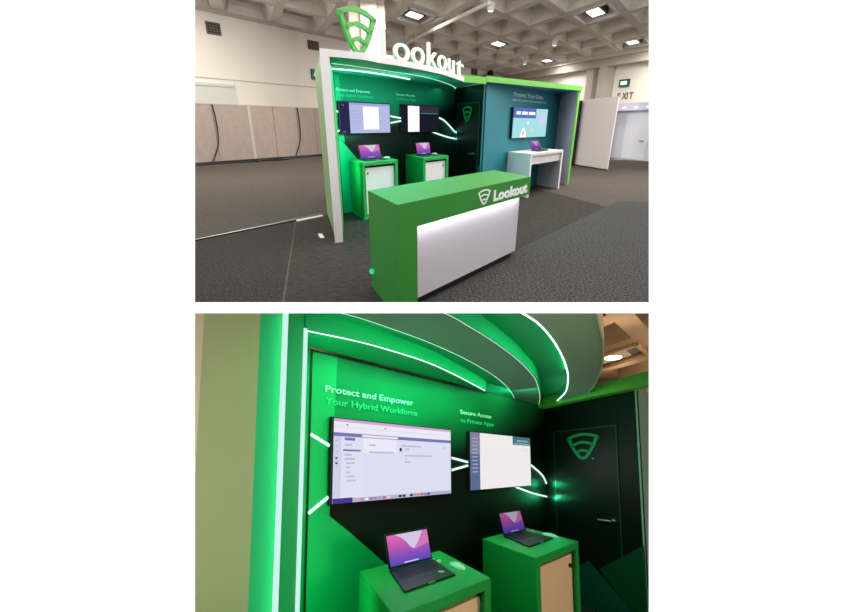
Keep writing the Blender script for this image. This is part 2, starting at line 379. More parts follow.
# ---- luminaires in the coffers
def coffer_light(a, b, label, sa=1.9, sb=1.9, frame=True, zf=ZC - .04):
    q = gp(a, b, zf); t = thing('ceiling_light', q, label, 'ceiling light', 'lights in the waffle ceiling')
    if frame:
        f = MB()
        for (x0, x1, y0, y1) in ((-sa, sa, -sb, -sb + .22), (-sa, sa, sb - .22, sb), (-sa, -sa + .22, -sb, sb), (sa - .22, sa, -sb, sb)):
            f.ext([gp(a + x0, b + y0, zf), gp(a + x1, b + y0, zf), gp(a + x1, b + y1, zf), gp(a + x0, b + y1, zf)], (0, 0, .12))
        f.build('frame', WHITE, t)
    hsg = MB(); hsg.ext([gp(a - sa * .62, b - sb * .45, zf + .14), gp(a + sa * .62, b - sb * .45, zf + .14), gp(a + sa * .62, b + sb * .45, zf + .14), gp(a - sa * .62, b + sb * .45, zf + .14)], (0, 0, .3)); hsg.build('housing', mat('dark lamp housing', '#4a443d', .7), t)
    d = MB(); d.ext([gp(a - sa * .5, b - sb * .33, zf + .10), gp(a + sa * .42, b - sb * .33, zf + .10), gp(a + sa * .42, b + sb * .33, zf + .10), gp(a - sa * .5, b + sb * .33, zf + .10)], (0, 0, .05)); d.build('lamp_panel', LAMP, t)
    lamp('AREA', 'ceiling lamp', (q[0], q[1], zf - .1), 500, (1, .95, .86), 2.2)
    return t
coffer_light(30.75, -28.8, 'large framed ceiling light nearest the top right of the upper picture')
coffer_light(44.6, -28.8, 'framed ceiling light at the right edge under the long beam', 1.9, 1.9)
coffer_light(30.7, -15, 'framed ceiling light behind the white letters')
coffer_light(44.5, -15, 'small bright ceiling light near the far hall corner', 1.9, 1.9)
coffer_light(16.7, -15, 'bright ceiling light just right of the concrete column', 1.7, 1.7)
coffer_light(12.2, -17.6, 'unframed bright lamp at the top edge beside the column', 1.2, 1.6, frame=False)
def spot(x, y, z, label):
    t = thing('spotlight', (x, y, z), label, 'spotlight', 'small spotlights under the hall ceiling'); b = MB()
    b.tube([(x, y, z + .35), (x, y, 7.75)], .04); b.build('stem', CONC2, t)
    b = MB(); b.lathe((x, y, z), [(.16, 0), (.2, .1), (.2, .34), (.1, .42)], seg=14); b.build('shade', WHITE, t)
    b = MB(); b.lathe((x, y, z - .015), [(.13, 0), (.14, .02)], seg=14); b.build('bulb', LAMP, t)
spot(3.55, 32.6, 7.05, 'small white spotlight at the top centre of the waffle ceiling')
spot(9.75, 45.0, 7.0, 'small white spotlight right of centre below the coffers')
spot(9.9, 58.0, 7.0, 'faint small spotlight far back near the hall corner')
m = MB(); m.tube([(-1.2, 46.5, 7.3), (.7, 40.2, 7.3), (3.4, 32.0, 7.3)], .1, seg=10); t = thing('ceiling_duct', (.7, 40, 7.3), 'long pale pipe crossing the ceiling behind the white letters', 'pipe'); m.build('pipe', CREAM, t)
for y in (45, 40.2, 36, 33):
    m = MB(); x = 3.4 - (y - 32) * .31; m.tube([(x, y, 7.3), (x, y, 7.62)], .05); m.build('hanger', CONC2, t)
# blue-grey glazing at the bottom of some coffers
k = 0
for a, b in ((16.9, -19.6), (21.5, -19.6), (26.05, -19.6), (16.9, -24.2), (21.5, -15), (3.05, -3.5), (7.65, -3.5), (12.25, -3.5), (16.85, -3.5), (21.45, -3.5), (26.05, -3.5), (30.65, -3.5)):
    L2 = 2.2 if b > -5 else 1.25; b = -5.4 if b > -5 else b; g = MB(); g.ext([gp(a - 1.3, b - L2, 8.3), gp(a + 1.3, b - L2, 8.3), gp(a + 1.3, b + L2, 8.3), gp(a - 1.3, b + L2, 8.3)], (0, 0, .06)); k += 1
    struct(g.build('trim_%d' % (10 + k), mat('blue grey coffer panel', '#d2d5d6', .6)), 'blue grey panel closing a ceiling coffer')
# concrete column behind the shield sign
m = MB(); c0 = Vector((-3.0, 33.4)); F_ = Frame((c0.x, c0.y), (1, .1), (-.2, 1)); F_.box(m, -.95, .98, 0, 2.2, 0, 9); F_.box(m, -.35, .5, -.25, 0, 0, 9)
tag(m.build('column', CONC2), 'pale concrete column rising behind the green shield sign', 'column')
for k, (s_, lb, zz) in enumerate(((-19.2, 'slim concrete pilaster on the rear wall left of the exit sign', .8), (-21.5, 'second rear wall pilaster close to the exit sign', 1.1))):
    m = MB(); RV.box(m, s_ - .55, s_ + .55, 0, 6.7, 0, zz); struct(m.build('trim_%d' % (6 + k), CONC2), lb)
# vents, signs, doorway on the left wall
def vent(pl, s0, s1, z0, z1, label):
    t = thing('wall_vent', pl.pt((s0 + s1) / 2, z0, 0), label, 'air vent', 'dark grilles high on the hall walls')
    b = MB(); pl.box(b, s0, s1, z0, z1, 0, .06); b.build('backing', mat('vent shadow', '#3a332d', .8), t)
    b = MB()
    for k in range(5): zz = z0 + (z1 - z0) * (k + .5) / 5; pl.box(b, s0, s1, zz - .02, zz + .02, .06, .1)
    for k in range(5): ss = s0 + (s1 - s0) * k / 4; pl.box(b, ss - .02, ss + .02, z0, z1, .06, .1)
    b.build('grille', mat('grey metal', '#6d655d', .6), t)
vent(LWp, 4.95, 5.9, 6.4, 6.98, 'dark square air vent high on the cream wall at far left')
vent(LWp, 13.7, 14.8, 6.52, 7.05, 'smaller dark air vent above the left exit sign')
vent(LWp, 41.8, 43.4, 6.85, 7.42, 'small dark air vent at the far end of the left wall behind the letters')
def sign(pl, s0, s1, z0, z1, label, off=.12):
    t = thing('exit_sign', pl.pt((s0 + s1) / 2, z0, 0), label, 'exit sign', 'green illuminated exit signs'); b = MB(); pl.box(b, s0, s1, z0, z1, 0, off); b.build('housing', mat('dark green sign', '#16574a', .4), t); return t
t = sign(LWp, 13.75, 14.65, 4.72, 5.36, 'green exit sign on the cream wall left of the booth')
b = MB(); W_, H_ = .9, .64
fn = lambda pts: [(13.75 + x * W_, 4.72 + y * H_) for x, y in pts]
LWp.shape(b, fn([(.2, .35), (.5, .3), (.5, .72), (.3, .66)]), .12, .14); LWp.shape(b, fn([(.5, .45), (.72, .45), (.72, .3), (.95, .52), (.72, .72), (.72, .6), (.5, .6)]), .12, .14); b.build('pictogram', emit('sign glow', '#a9f0dc', 1.0), t)
t = sign(RV, -24.4, -23.0, 4.98, 5.58, 'green exit sign high on the rear wall above the word EXIT', .15)
b = MB(); RV.box(b, -24.15, -23.25, 5.13, 5.43, .15, .17); b.build('pictogram', emit('sign glow white', '#e8fff4', 1.2), t)
t = thing('exit_lettering', RV.pt(-24.2, 4.0, .1), 'dark EXIT letters on the rear wall beneath the green sign', 'lettering')
for k, ch in enumerate('EXIT'):
    b = MB(); s_ = -22.95 - (0, .66, 1.36, 1.68)[k]
    vs, fs, w_ = text_mesh(ch, .02, 1.); b.raw([RV.pt(s_ - v[0] * .62, 4.0 + v[1] * .52, .02 + v[2] * .03) for v in vs], fs); b.build('letter', mat('brown letters', '#6b5e52', .7), t)
m = MB(); LWp.box(m, 2.2, 6.4, 0, 4.02, 0, .04); LWp.box(m, 2.2, 6.35, 3.86, 4.0, .04, .1, mat('doorway shadow edge', '#3d3a36', .8))
m.slots[0] = mat('grey roller door', '#cfd0cc', .6); 
dr = m.build('door_1', None); struct(dr, 'pale roller door in the left hall wall')
m = MB(); LWp.box(m, 6.38, 6.75, 0, 4.2, 0, .16); struct(m.build('trim_5', CREAM), 'door jamb beside the roller door')
# grey airwall panels along the left
PW = Plane((-11.982, 29.103), (.481, .877)); PWL = 10.45; edges = [-6., -2.5, 1.72, 4.35, 6.25, 8.35, 10.1, 13]
for k in range(len(edges) - 1):
    s0, s1 = edges[k], edges[k + 1]; names = ['outermost grey partition panel at the left picture edge', 'grey partition panel at the left edge before the first hanging cable', 'grey partition panel just right of the first hanging cable', 'grey partition panel right of the pale joint strip', 'middle grey partition panel on the cluttered dark base', 'grey partition panel left of the second hanging cable', 'grey partition panel disappearing behind the booth end wall']
    t = thing('partition_panel', PW.pt((s0 + s1) / 2, 0, 0), names[k], 'partition', 'grey partition panels along the hall')
    b = MB(); PW.box(b, s0 + .02, s1 - .02, .1, 2.8, -.15, 0); b.build('panel', GREY, t)
    b = MB(); PW.box(b, s0 + .02, s1 - .02, 2.8, 2.84, -.16, .02); b.build('top_rail', CONC2, t)
    b = MB(); PW.box(b, s0, s1, 0, .1, -.12, .0); b.build('base_rail', BLACK, t)
m = MB(); PW.box(m, 4.2, 4.42, .1, 2.79, .004, .03); tag(m.build('joint_strip', CONC2), 'pale vertical joint strip on the grey partition', 'strip')
for s_, lb in ((1.75, 'black cable hanging down the leftmost grey partition panels'), (8.4, 'black cable hanging on the grey partition nearer the booth')):
    m = MB(); m.tube(spline([PW.pt(s_, 2.8, .06), PW.pt(s_ + .05, 1.9, .08), PW.pt(s_ - .05, 1.0, .08), PW.pt(s_ - .5, .3, .1), PW.pt(s_ - .9, .05, .3)], 5), .035); tag(m.build('cable', BLACK), lb, 'cable', 'cables hanging on the partition')
m = MB(); m.tube(spline([PW.pt(-3, .04, .5), PW.pt(1, .04, .5), PW.pt(3.5, .05, .9), PW.pt(4.6, .06, .5), PW.pt(5.4, .05, 1.0), PW.pt(6.6, .05, .5), PW.pt(9, .03, .3)], 6), .05); m.tube(spline([PW.pt(3.2, .05, 1.2), PW.pt(4.1, .05, .8), PW.pt(5.2, .05, 1.3), PW.pt(6.4, .05, .8)], 6), .06)
tag(m.build('cable_bundle', BLACK), 'tangle of black cables on the floor along the partition base', 'cable')
m = MB(); m.tube(spline([(-4.4, 26.6, .02), (-4.0, 27.6, .03), (-3.4, 26.9, .02), (-2.6, 27.3, .02), (-2.9, 26.4, .02)], 6), .035); tag(m.build('cable', mat('pale blue cable', '#aebcc4', .6)), 'thin pale cable lying on the carpet left of the booth', 'cable')
# pipework with a black head high on the left wall near the corner
t = thing('wall_pipe', LWp.pt(45, 6.9, .3), 'black-headed pipe on the wall near the far hall corner', 'pipe')
b = MB(); b.tube([LWp.pt(44.2, 6.75, .3), LWp.pt(47, 7.0, .4), LWp.pt(53, 6.95, .4)], .1); b.build('pipe', CONC2, t)
b = MB(); b.lathe(LWp.pt(46.6, 7.0, .4), [(.12, 0), (.35, .1), (.35, .4), (.1, .62)], seg=12); b.build('head', BLACK, t)
b = MB(); b.tube([LWp.pt(43.4, 6.5, .3), LWp.pt(45.6, 6.95, .3)], .16); b.build('arm', BLACK, t)
# neighbours on the right
t = thing('partition_wall', (8.4, 27.3, 0), 'plain white partition wall right of the booth', 'partition')
b = MB(); b.prism([(7.95, 29.1), (8.55, 25.46), (8.60, 25.48), (8.0, 29.1)], .05, 2.95); b.build('panel', mat('off white partition board', '#c9c3c4', .6), t)
b = MB(); b.prism([(7.97, 29.0), (8.56, 25.6), (8.6, 25.6), (8.0, 29.0)], 0, .05); b.build('base', BLACK, t)
m = MB(); m.prism([(7.1, 30.2), (7.82, 28.75), (7.93, 28.85), (7.25, 30.6)], 0, 2.9); tag(m.build('curtain', BLACK), 'black curtain strip between the booth and the white partition wall', 'curtain')
t = thing('neighbouring_booth', (13, 35, 0), 'brightly lit white booth with a door at the right edge', 'booth')
NB = Plane((12.3, 36.0), (.23, -.973))
b = MB(); NB.box(b, -.3, 6, 0, 3.0, -.15, 0); b.build('wall', mat('bright white wall', '#cfd2de', .6), t)
d = MB(); NB.box(d, 1.0, 3.35, .03, 2.45, 0, .05); d = d.build('door', mat('white door', '#dde0ea', .5), t)
h = MB(); NB.box(h, 2.75, 3.1, 1.0, 1.06, .05, .12); h.build('handle', STEEL, d)
b = MB(); NB.box(b, -.5, -.3, 0, 3.0, 0, .8); b.build('side_wall', mat('grey side wall', '#9a9ca4', .7), t)
b = MB(); NB.box(b, -.5, 6, 2.6, 3.0, 0, .35); b.build('canopy', mat('lavender canopy', '#c9c8e2', .6), t)
for s_ in (1.0, 2.2, 3.4): b = MB(); NB.box(b, s_ - .15, s_ + .15, 2.72, 2.8, .35, .37); b.build('downlight', LAMP, t)
lamp('AREA', 'neighbour booth lamp', NB.pt(2, 2.4, 1.6), 8, (.95, .96, 1), 1.5, aim=NB.pt(2, 1.2, 0))
m = MB(); m.prism([(11.6, 34.3), (13.6, 36.4), (16.5, 33.5), (14, 31)], -.003, 0); tag(m.build('carpet', mat('pale grey booth carpet', '#8d9299', .9)), 'pale grey carpet of the lit white booth at right', 'carpet')

# ---- the green booth of the upper picture
SOFT1 = mat('teal green soffit', '#22c49c', .5); GRAPH1 = mat('bright teal green print', '#00b07c', .5)
GLOW = (.06, .92, .66)
for x, y in ((-8, 21), (6, 19), (12, 21)): lamp('POINT', 'hall fill', (x, y, 5.8), 1400, (1, .97, .93), 1.2)  # unseen point fills added to brighten the hall ceiling and walls
lamp('AREA', 'overhead hall fill', (1.5, 10, 7.4), 300, (1, .97, .92), 7)  # unseen fill added overhead to lighten the counter top
for x, y in ((-9, 30), (3, 46), (13, 52)): lamp('AREA', 'hall ceiling fill', (x, y, 7.4), 420, (1, .95, .87), 5)  # added area fills lifting the far hall, apart from the coffer fixtures
W1 = Plane((.981, 17.275), (.525, .851))                   # s: -5.41 (left) .. 0 (corner)
DW = Plane((.981, 17.275), (.327, -.945))       # door wall, s from the corner towards the visitors
TW = Plane(F1.p(-.07, -2.04), (.525, .851))                # teal wall
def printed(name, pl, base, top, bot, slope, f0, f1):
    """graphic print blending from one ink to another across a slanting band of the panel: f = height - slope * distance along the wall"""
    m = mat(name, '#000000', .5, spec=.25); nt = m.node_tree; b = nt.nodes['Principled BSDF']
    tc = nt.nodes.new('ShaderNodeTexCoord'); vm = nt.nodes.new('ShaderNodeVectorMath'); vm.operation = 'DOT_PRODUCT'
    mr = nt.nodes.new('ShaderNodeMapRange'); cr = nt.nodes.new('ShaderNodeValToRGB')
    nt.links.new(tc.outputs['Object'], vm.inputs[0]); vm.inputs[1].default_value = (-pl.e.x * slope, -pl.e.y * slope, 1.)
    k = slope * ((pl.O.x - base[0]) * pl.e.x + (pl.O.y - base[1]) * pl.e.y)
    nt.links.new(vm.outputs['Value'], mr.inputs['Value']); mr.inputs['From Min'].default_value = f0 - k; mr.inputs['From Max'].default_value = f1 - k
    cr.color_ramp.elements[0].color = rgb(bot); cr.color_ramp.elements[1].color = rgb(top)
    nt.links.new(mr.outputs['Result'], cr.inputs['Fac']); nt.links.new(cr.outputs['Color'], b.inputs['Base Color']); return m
bo = F1.p3(-2.5, 0, 0)
B = thing('exhibition_booth', bo, 'large green and teal booth with curved canopy in the upper picture', 'exhibition booth')
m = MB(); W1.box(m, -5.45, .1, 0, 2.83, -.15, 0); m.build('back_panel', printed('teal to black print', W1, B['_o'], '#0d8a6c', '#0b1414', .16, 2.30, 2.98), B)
m = MB(); W1.shape(m, [(-5.45, 0), (-5.45, 1.62), (-4.55, .93), (-4.1, .5), (-3.9, 0)], 0, .006); m.build('green_graphic', GRAPH1, B)
m = MB(); W1.shape(m, [(-5.45, 1.62), (-5.45, 2.78), (-5.3, 2.78), (-5.25, 1.5)], 0, .005); m.build('green_graphic', GRAPH1, B)
m = MB(); wall_text(m, W1, 'Protect and Empower', -5.43, -4.2, 2.5, .058, .008, m=PRINTW); m.build('headline', PRINTW, B)
m = MB(); wall_text(m, W1, 'Your Hybrid Workforce', -5.43, -4.12, 2.40, .058, .008, m=PRINTG); m.build('headline', PRINTG, B)
m = MB(); wall_text(m, W1, 'Secure Access', -3.13, -2.25, 2.5, .05, .004, m=PRINTW); m.build('headline', PRINTW, B)
m = MB(); wall_text(m, W1, 'to Private Apps', -3.13, -2.2, 2.41, .05, .004, m=PRINTG); m.build('headline', PRINTW, B)
lines = [[(-5.55, 2.13), (-5.3, 2.07)], [(-5.55, 1.71), (-5.3, 1.79)], [(-3.45, 2.045), (-2.9, 1.995)], [(-3.45, 1.895), (-2.9, 1.95)], [(-1.0, 2.03), (-.75, 1.975), (-.48, 1.87), (-.2, 1.74), (-.02, 1.655)], [(-1.5, 1.70), (-.95, 1.605), (-.45, 1.53), (-.03, 1.485)]]
for L in lines:
    m = MB(); m.tube([W1.pt(s, z, .03) for s, z in (spline([Vector((a, b, 0)) for a, b in L], 6) if len(L) > 2 else [Vector((a, b, 0)) for a, b in L])] if False else [W1.pt(p[0], p[1], .03) for p in (spline([Vector((a, b, 0)) for a, b in L], 6) if len(L) > 2 else [Vector((a, b, 0)) for a, b in L])], .02, seg=6); m.build('light_line', emit('wall light line', (.66, 1., .87), 1.25), B)
for z in (1.66, 1.48):
    lamp('POINT', 'light line end', W1.pt(-.06, z, .08), 5, GLOW, .03)
# left end wall with its white front edge
e_in = [(-1.47, 9.28), (-1.93, 12.7)]; e_out = [(-1.603, 9.193), (-2.32, 12.7)]
m = MB(); m.prism([(-1.545, 9.3), (-1.445, 9.36), (-1.90, 12.7), (-2.29, 12.7)], 0, 2.86); m.build('end_panel', mat('green end wall', '#7aa36a', .5), B)
m = MB(); m.prism([(-1.563, 9.193), (-1.433, 9.28), (-1.45, 9.38), (-1.58, 9.32)], 0, 2.868); m.build('end_edge', WHITE, B)
# curved canopy
outer = spline([(-1.54, 9.26), (-.99, 9.74), (-.73, 10.26), (-.5, 10.62), (-.2, 11.15), (.11, 11.79), (.46, 12.65), (.99, 14.43)], 6)
outer = resample(outer, 40)
inner = resample([(-2.3, 12.72), (-1.88, 12.72), (.981, 17.275), (1.44, 15.9)], 40)
led1 = resample(spline([(-1.70, 10.42), (-1.545, 10.36), (-1.125, 10.95), (-.658, 11.73), (-.22, 12.5), (.2, 13.55), (.506, 14.6), (.8, 15.9), (.95, 17.0)], 6), 40)
led2 = resample(spline([(-1.85, 11.55), (-1.727, 11.52), (-1.24, 12.05), (-.73, 13.0), (-.3, 14.06)], 6), 24)
m = MB(); m.ribbon(outer, led1, 2.78, 2.865); m.build('soffit', SOFT1, B)
m = MB(); m.ribbon(led1, inner, 2.83, 2.865); m.build('soffit', SOFT1, B)
nrm = []
outf = [Vector(p) + Vector((.02, -.03)) for p in outer]
m = MB(); m.ribbon(outf, outer, 2.775, 2.868); m.build('fascia', WHITE, B)
m = MB(); m.tube([(p[0], p[1], 2.79) for p in led1], .018, seg=6); m.build('light_strip', LED, B)
m = MB(); m.tube([(p[0], p[1], 2.8) for p in led2], .014, seg=6); m.build('light_strip', LEDB, B)
for k, w_ in ((3, 30), (9, 28), (15, 22), (21, 14), (28, 6), (34, 4)):
    p = led1[k]; lamp('AREA', 'canopy glow', (p[0], p[1], 2.74), w_, GLOW, .9)
lamp('AREA', 'end wall glow', (-1.75, 11.9, 1.7), 28, GLOW, .35, 2.0, aim=W1.pt(-4.6, 1.6))
lamp('AREA', 'soffit wash', W1.pt(-4.3, 2.1, 1.3), 9, GLOW, .8, aim=W1.pt(-4.3, 2.9, .6))
# door wall
m = MB(); DW.box(m, 0, 2.06, 0, 2.8, -.02, 0); m.build('side_panel', DARK, B)
m = MB(); DW.box(m, .22, 1.72, .02, 2.37, 0, .012); d = m.build('door', mat('near black door', '#0d1715', .45, spec=.3), B)
m = MB()
for a, b_, c, e in ((.19, .22, .02, 2.4), (1.72, 1.75, .02, 2.4), (.19, 1.75, 2.37, 2.4)): DW.box(m, a, b_, c, e, 0, .014)
m.build('door_gap', mat('dark green joint', '#1f4a3c', .5), B)
m = MB(); c = DW.pt(1.45, 1.13, .012); n3 = Vector((DW.n.x, DW.n.y, 0)); m.tube([c, c + n3 * .06], .035, seg=12); m.tube([c + n3 * .06, c + n3 * .06 - Vector((DW.e.x, DW.e.y, 0)) * .3], .016); m.build('handle', STEEL, d)
m = MB(); shield(m, lambda x, y: DW.pt(.93 + x * .66, 1.92 + y * .40, .012), n3 * .01); m.build('shield_emblem', mat('green emblem', '#1f9a5c', .5), d)
m = MB(); DW.shape(m, [(2.08, 1.0), (2.08, 0), (.9, 0), (1.3, .48)], 0, .006); m.build('green_graphic', mat('teal green print', '#0f5a50', .5), B)
# teal wall with its end panel and roof
m = MB(); TW.box(m, 0, 6.4, 0, 2.85, -.02, 0); m.build('teal_panel', TEAL, B)
wt = PRINTS
m = MB(); wall_text(m, TW, 'Protect Your Data', 1.99, 4.43, 2.585, .11, 0, m=mat('pale print', '#cfdfe6', .5)); m.build('headline', wt, B)
m = MB()
x = 1.92
for wd in (.32, .2, .5, .42, .2, .45, .3): 
    TW.box(m, x, x + wd, 2.47, 2.515, 0, .004, wt); x += wd + .08
m.build('subtitle', wt, B)
ep = F1
m = MB(); m.prism([ep.p(5.60, -3.30), ep.p(5.67, -3.30), ep.p(6.2, -2.04), ep.p(6.12, -2.04)], 0, 2.82); m.build('end_panel', mat('lilac white laminate', '#c9c4d2', .5), B)
m = MB(); m.prism([ep.p(5.64, -3.34), ep.p(5.86, -3.34), ep.p(6.42, -2.04), ep.p(6.2, -2.04), ep.p(5.67, -3.30)], 0, 2.82); m.build('end_edge', LIME, B)
m = MB(); m.prism([F1.p(-.09, -2.12), F1.p(5.88, -3.36), F1.p(6.44, -2.0), F1.p(0, -2.0)], 2.80, 2.93)
m.build('roof', mat('deep blue green soffit', '#1d5f74', .5), B)
m = MB(); m.ext([F1.p3(-.09, -2.12, 2.82), F1.p3(5.88, -3.36, 2.82), F1.p3(5.88, -3.40, 2.82), F1.p3(-.1, -2.16, 2.82)], (0, 0, .13)); m.prism([F1.p(-.1, -2.15), F1.p(5.88, -3.38), F1.p(6.44, -2.0), F1.p(0, -2.0)], 2.931, 2.951); m.build('roof_edge', LIME, B)
m = MB(); m.prism([(.99, 14.43), (1.62, 15.12), (1.66, 15.3), (1.0, 14.7)], 2.77, 2.92); m.build('fascia', LIME, B)
m = MB(); m.prism([(.99, 14.5), (1.6, 15.2), (1.02, 17.2), (.8, 16.5)], 2.80, 2.83); m.build('soffit', SOFT1, B)
# ---- lettering and shield standing on the canopy edge
t = thing('letter_sign', (0, 11.6, 2.92), 'white standing Lookout letters along the curved canopy edge', 'lettering')
LET = mat('white letter faces', '#f7f3ee', .5)
arcl = [Vector((p[0], p[1])) for p in outer]
acc = [0]
for a, b in zip(arcl, arcl[1:]): acc.append(acc[-1] + (b - a).length)
def on_arc(s, off):
    j = 0
    while j < len(acc) - 2 and acc[j + 1] < s: j += 1
    tt = (s - acc[j]) / (acc[j + 1] - acc[j]); d = (arcl[j + 1] - arcl[j]).normalized(); q = arcl[j].lerp(arcl[j + 1], tt); return q + Vector((-d.y, d.x)) * off
SP = [('L', 1.48, 1.80), ('o', 1.82, 2.36), ('o', 2.45, 3.0), ('k', 3.16, 3.66), ('o', 3.74, 4.36), ('u', 4.55, 5.1), ('t', 5.3, 6.1)]
for ch, s0, s1 in SP:
    vs, fs, w_ = text_mesh(ch, .0, 1., 4); m = MB(); hs = .425
    pts = []
    for v in vs:
        q = on_arc(s0 + v[0] / w_ * (s1 - s0), .04 + (1 - v[2]) * .04); pts.append((q.x, q.y, 2.87 + v[1] * hs))
    m.raw(pts, fs); m.build('letter', LET, t)
SP_ = Plane((-1.05, 10.12), (.53, .85))
t = thing('shield_sign', SP_.pt(.05, 2.9), 'green shield logo standing on the left canopy corner', 'sign')
m = MB(); shield(m, lambda x, y: SP_.pt(.02 + x * 1.0, 2.868 + y * .66, -.06), SP_.pt(0, 0, .05) - SP_.pt(0, 0, 0)); m.build('shield', mat('bright green sign', '#55a84c', .5), t)
m = MB(); SP_.box(m, -.08, .12, 2.868, 2.90, -.06, -.01); m.build('foot', mat('bright green sign', '#55a84c', .5), t)

# ---- plinths, laptops, televisions
plinth(F1, -5.13, -3.77, -1.3, -.03, 1.15, 'left green plinth with pale door beneath the left screen, upper picture', WHITE, .06)
plinth(F1, -2.76, -1.50, -1.5, -.03, 1.15, 'right green plinth beneath the black screen, upper picture', WHITE, .88)
def lap1(sL, sR, tb, label, lean):
    z = 1.152; L, R = F1.p3(sL, tb, z), F1.p3(sR, tb, z)
    laptop(L, L, R, F1.p3(sL, tb - .55, z), F1.p3(sR, tb - .55, z), L + Vector((-lean, .02, .30)), R + Vector((-lean, .02, .30)), label, 1.0)
lap1(-4.86, -4.05, -.5, 'laptop with violet mountain wallpaper on the left plinth, upper picture', .055)
lap1(-2.58, -1.88, -.72, 'laptop with violet wallpaper on the right plinth, upper picture', .045)
mouse(F1.p3(-3.87, -.55, 1.15), .22, .12, 'white mouse right of the laptop on the left plinth, upper picture', (.6, .8), .035)
mouse(F1.p3(-1.62, -.6, 1.15), .22, .12, 'white mouse right of the laptop on the right plinth, upper picture', (.6, .8), .035)
W1o = -5.41
t, r_ = television(W1, W1o - .04, W1o + 1.94, 1.665, 2.315, .012, 'left wall screen showing a white page, upper picture', .04)
m = MB(); lav = emit('lavender screen', '#b5bbe6', 1.); 
m.face(r_(.19, .985, .03, .965), lav); m.face(r_(.02, .19, .03, .965), emit('dark sidebar', '#2b2a4e', 1.)); m.face(r_(.44, .75, .14, .86, .003), emit('white page', '#ffffff', 1.05))
for k in range(5): m.face(r_(.23, .36, .3 + .1 * k, .315 + .1 * k, .003), emit('faint line', '#a4aad4', 1.))
m.face(r_(.19, .985, .9, .965, .002), emit('lavender bar', '#9ba3d6', 1.)); m.face(r_(.06, .1, .05, .1, .003), emit('sidebar dots', '#6a679a', 1)); m.face(r_(.06, .1, .86, .9, .003), emit('sidebar dots', '#6a679a', 1)); m.build('display', lav, t)
t, r_ = television(W1, W1o + 2.42, W1o + 4.36, 1.665, 2.32, .012, 'right wall screen, black with a tall white strip, upper picture', .04)
m = MB(); bk = emit('dark desktop', '#1b1c28', 1.); m.face(r_(.015, .985, .03, .97), bk); m.face(r_(.16, .45, .04, .95, .003), emit('white page', '#ffffff', 1.05))
m.face(r_(.47, .985, .7, .96, .002), emit('dark grey panel', '#33313c', 1.)); m.face(r_(.5, .95, .69, .715, .004), emit('teal line', '#3c8a86', 1.)); m.build('display', bk, t)
t, r_ = television(TW, 1.82, 4.80, 1.49, 2.315, .03, 'teal wall screen with blue banner and pale aqua artwork', .06)
m = MB(); aq = emit('aqua screen', '#a9e3ea', 1.); m.face(r_(.012, .99, .02, .985), aq); m.face(r_(.012, .63, .66, .985, .002), emit('blue banner', '#5a74b8', 1.))
wh = emit('white page', '#ffffff', 1.05)
for a, b_ in ((.08, .2), (.23, .38), (.41, .6)): m.face(r_(a, b_, .77, .87, .004), wh)
def blob(cx, cy, rx, ry, mm, d=.003, n=18): m.face([r_(0, 0, 0, 0, d)[0] + (r_(0, 1, 0, 0, d)[1] - r_(0, 1, 0, 0, d)[0]) * (cx + rx * math.cos(2 * math.pi * k / n)) + Vector((0, 0, (2.31 - 1.48) * (cy + ry * math.sin(2 * math.pi * k / n)))) for k in range(n)], mm)
blob(.82, .62, .12, .2, emit('pale pink glow', '#d8d5ee', 1)); blob(.42, .5, .03, .05, wh); blob(.55, .28, .04, .08, emit('pale yellow', '#e4e6b8', 1))
m.face(r_(.18, .42, .02, .1, .003), emit('coral', '#e7a3b4', 1)); o_ = r_(0, 1, 0, 1, .005)
def pq(u, v): return o_[0] + (o_[1] - o_[0]) * u + (o_[3] - o_[0]) * v
m.face([pq(.2, .03), pq(.4, .03), pq(.33, .34), pq(.27, .34)], wh); m.face([pq(.27, .1), pq(.32, .1), pq(.31, .26), pq(.28, .26)], emit('grey figure', '#8c9aa2', 1)); m.build('display', aq, t)
# ---- white desk under the teal screen
z = 1.15; t = thing('desk', F1.p3(3.1, -2.8, 0), 'white waterfall desk under the teal wall screen', 'desk')
ds0, ds1, dt0, dt1 = 1.72, 4.62, -3.45, -2.08
m = MB(); F1.box(m, ds0, ds1, dt0, dt1, z - .07, z); m.build('top', WHITE, t, bevel=.006)
for a, b_ in ((ds0, ds0 + .14), (ds1 - .14, ds1)):
    m = MB(); F1.box(m, a, b_, dt0, dt1, 0, z - .07); m.build('side_panel', WHITE, t, bevel=.005)
m = MB(); F1.box(m, ds0 + .14, ds1 - .14, dt0 + .1, dt0 + .18, z - .3, z - .07); m.build('drawer_front', WHITE, t)
zz = z + .002; L, R = F1.p3(2.78, -2.75, zz), F1.p3(3.6, -2.75, zz)
laptop(L, L, R, F1.p3(2.78, -3.2, zz), F1.p3(3.6, -3.2, zz), L + Vector((-.1, .05, .27)), R + Vector((-.1, .05, .27)), 'laptop with purple wallpaper on the white desk under the teal screen', .7)
m = MB(); m.ext([F1.p3(3.75, -2.9, z), F1.p3(4.05, -2.9, z), F1.p3(4.05, -2.6, z), F1.p3(3.75, -2.6, z)], (0, 0, .02)); tag(m.build('dark_pad', BLACK), 'small dark pad right of the laptop on the white desk', 'pad')
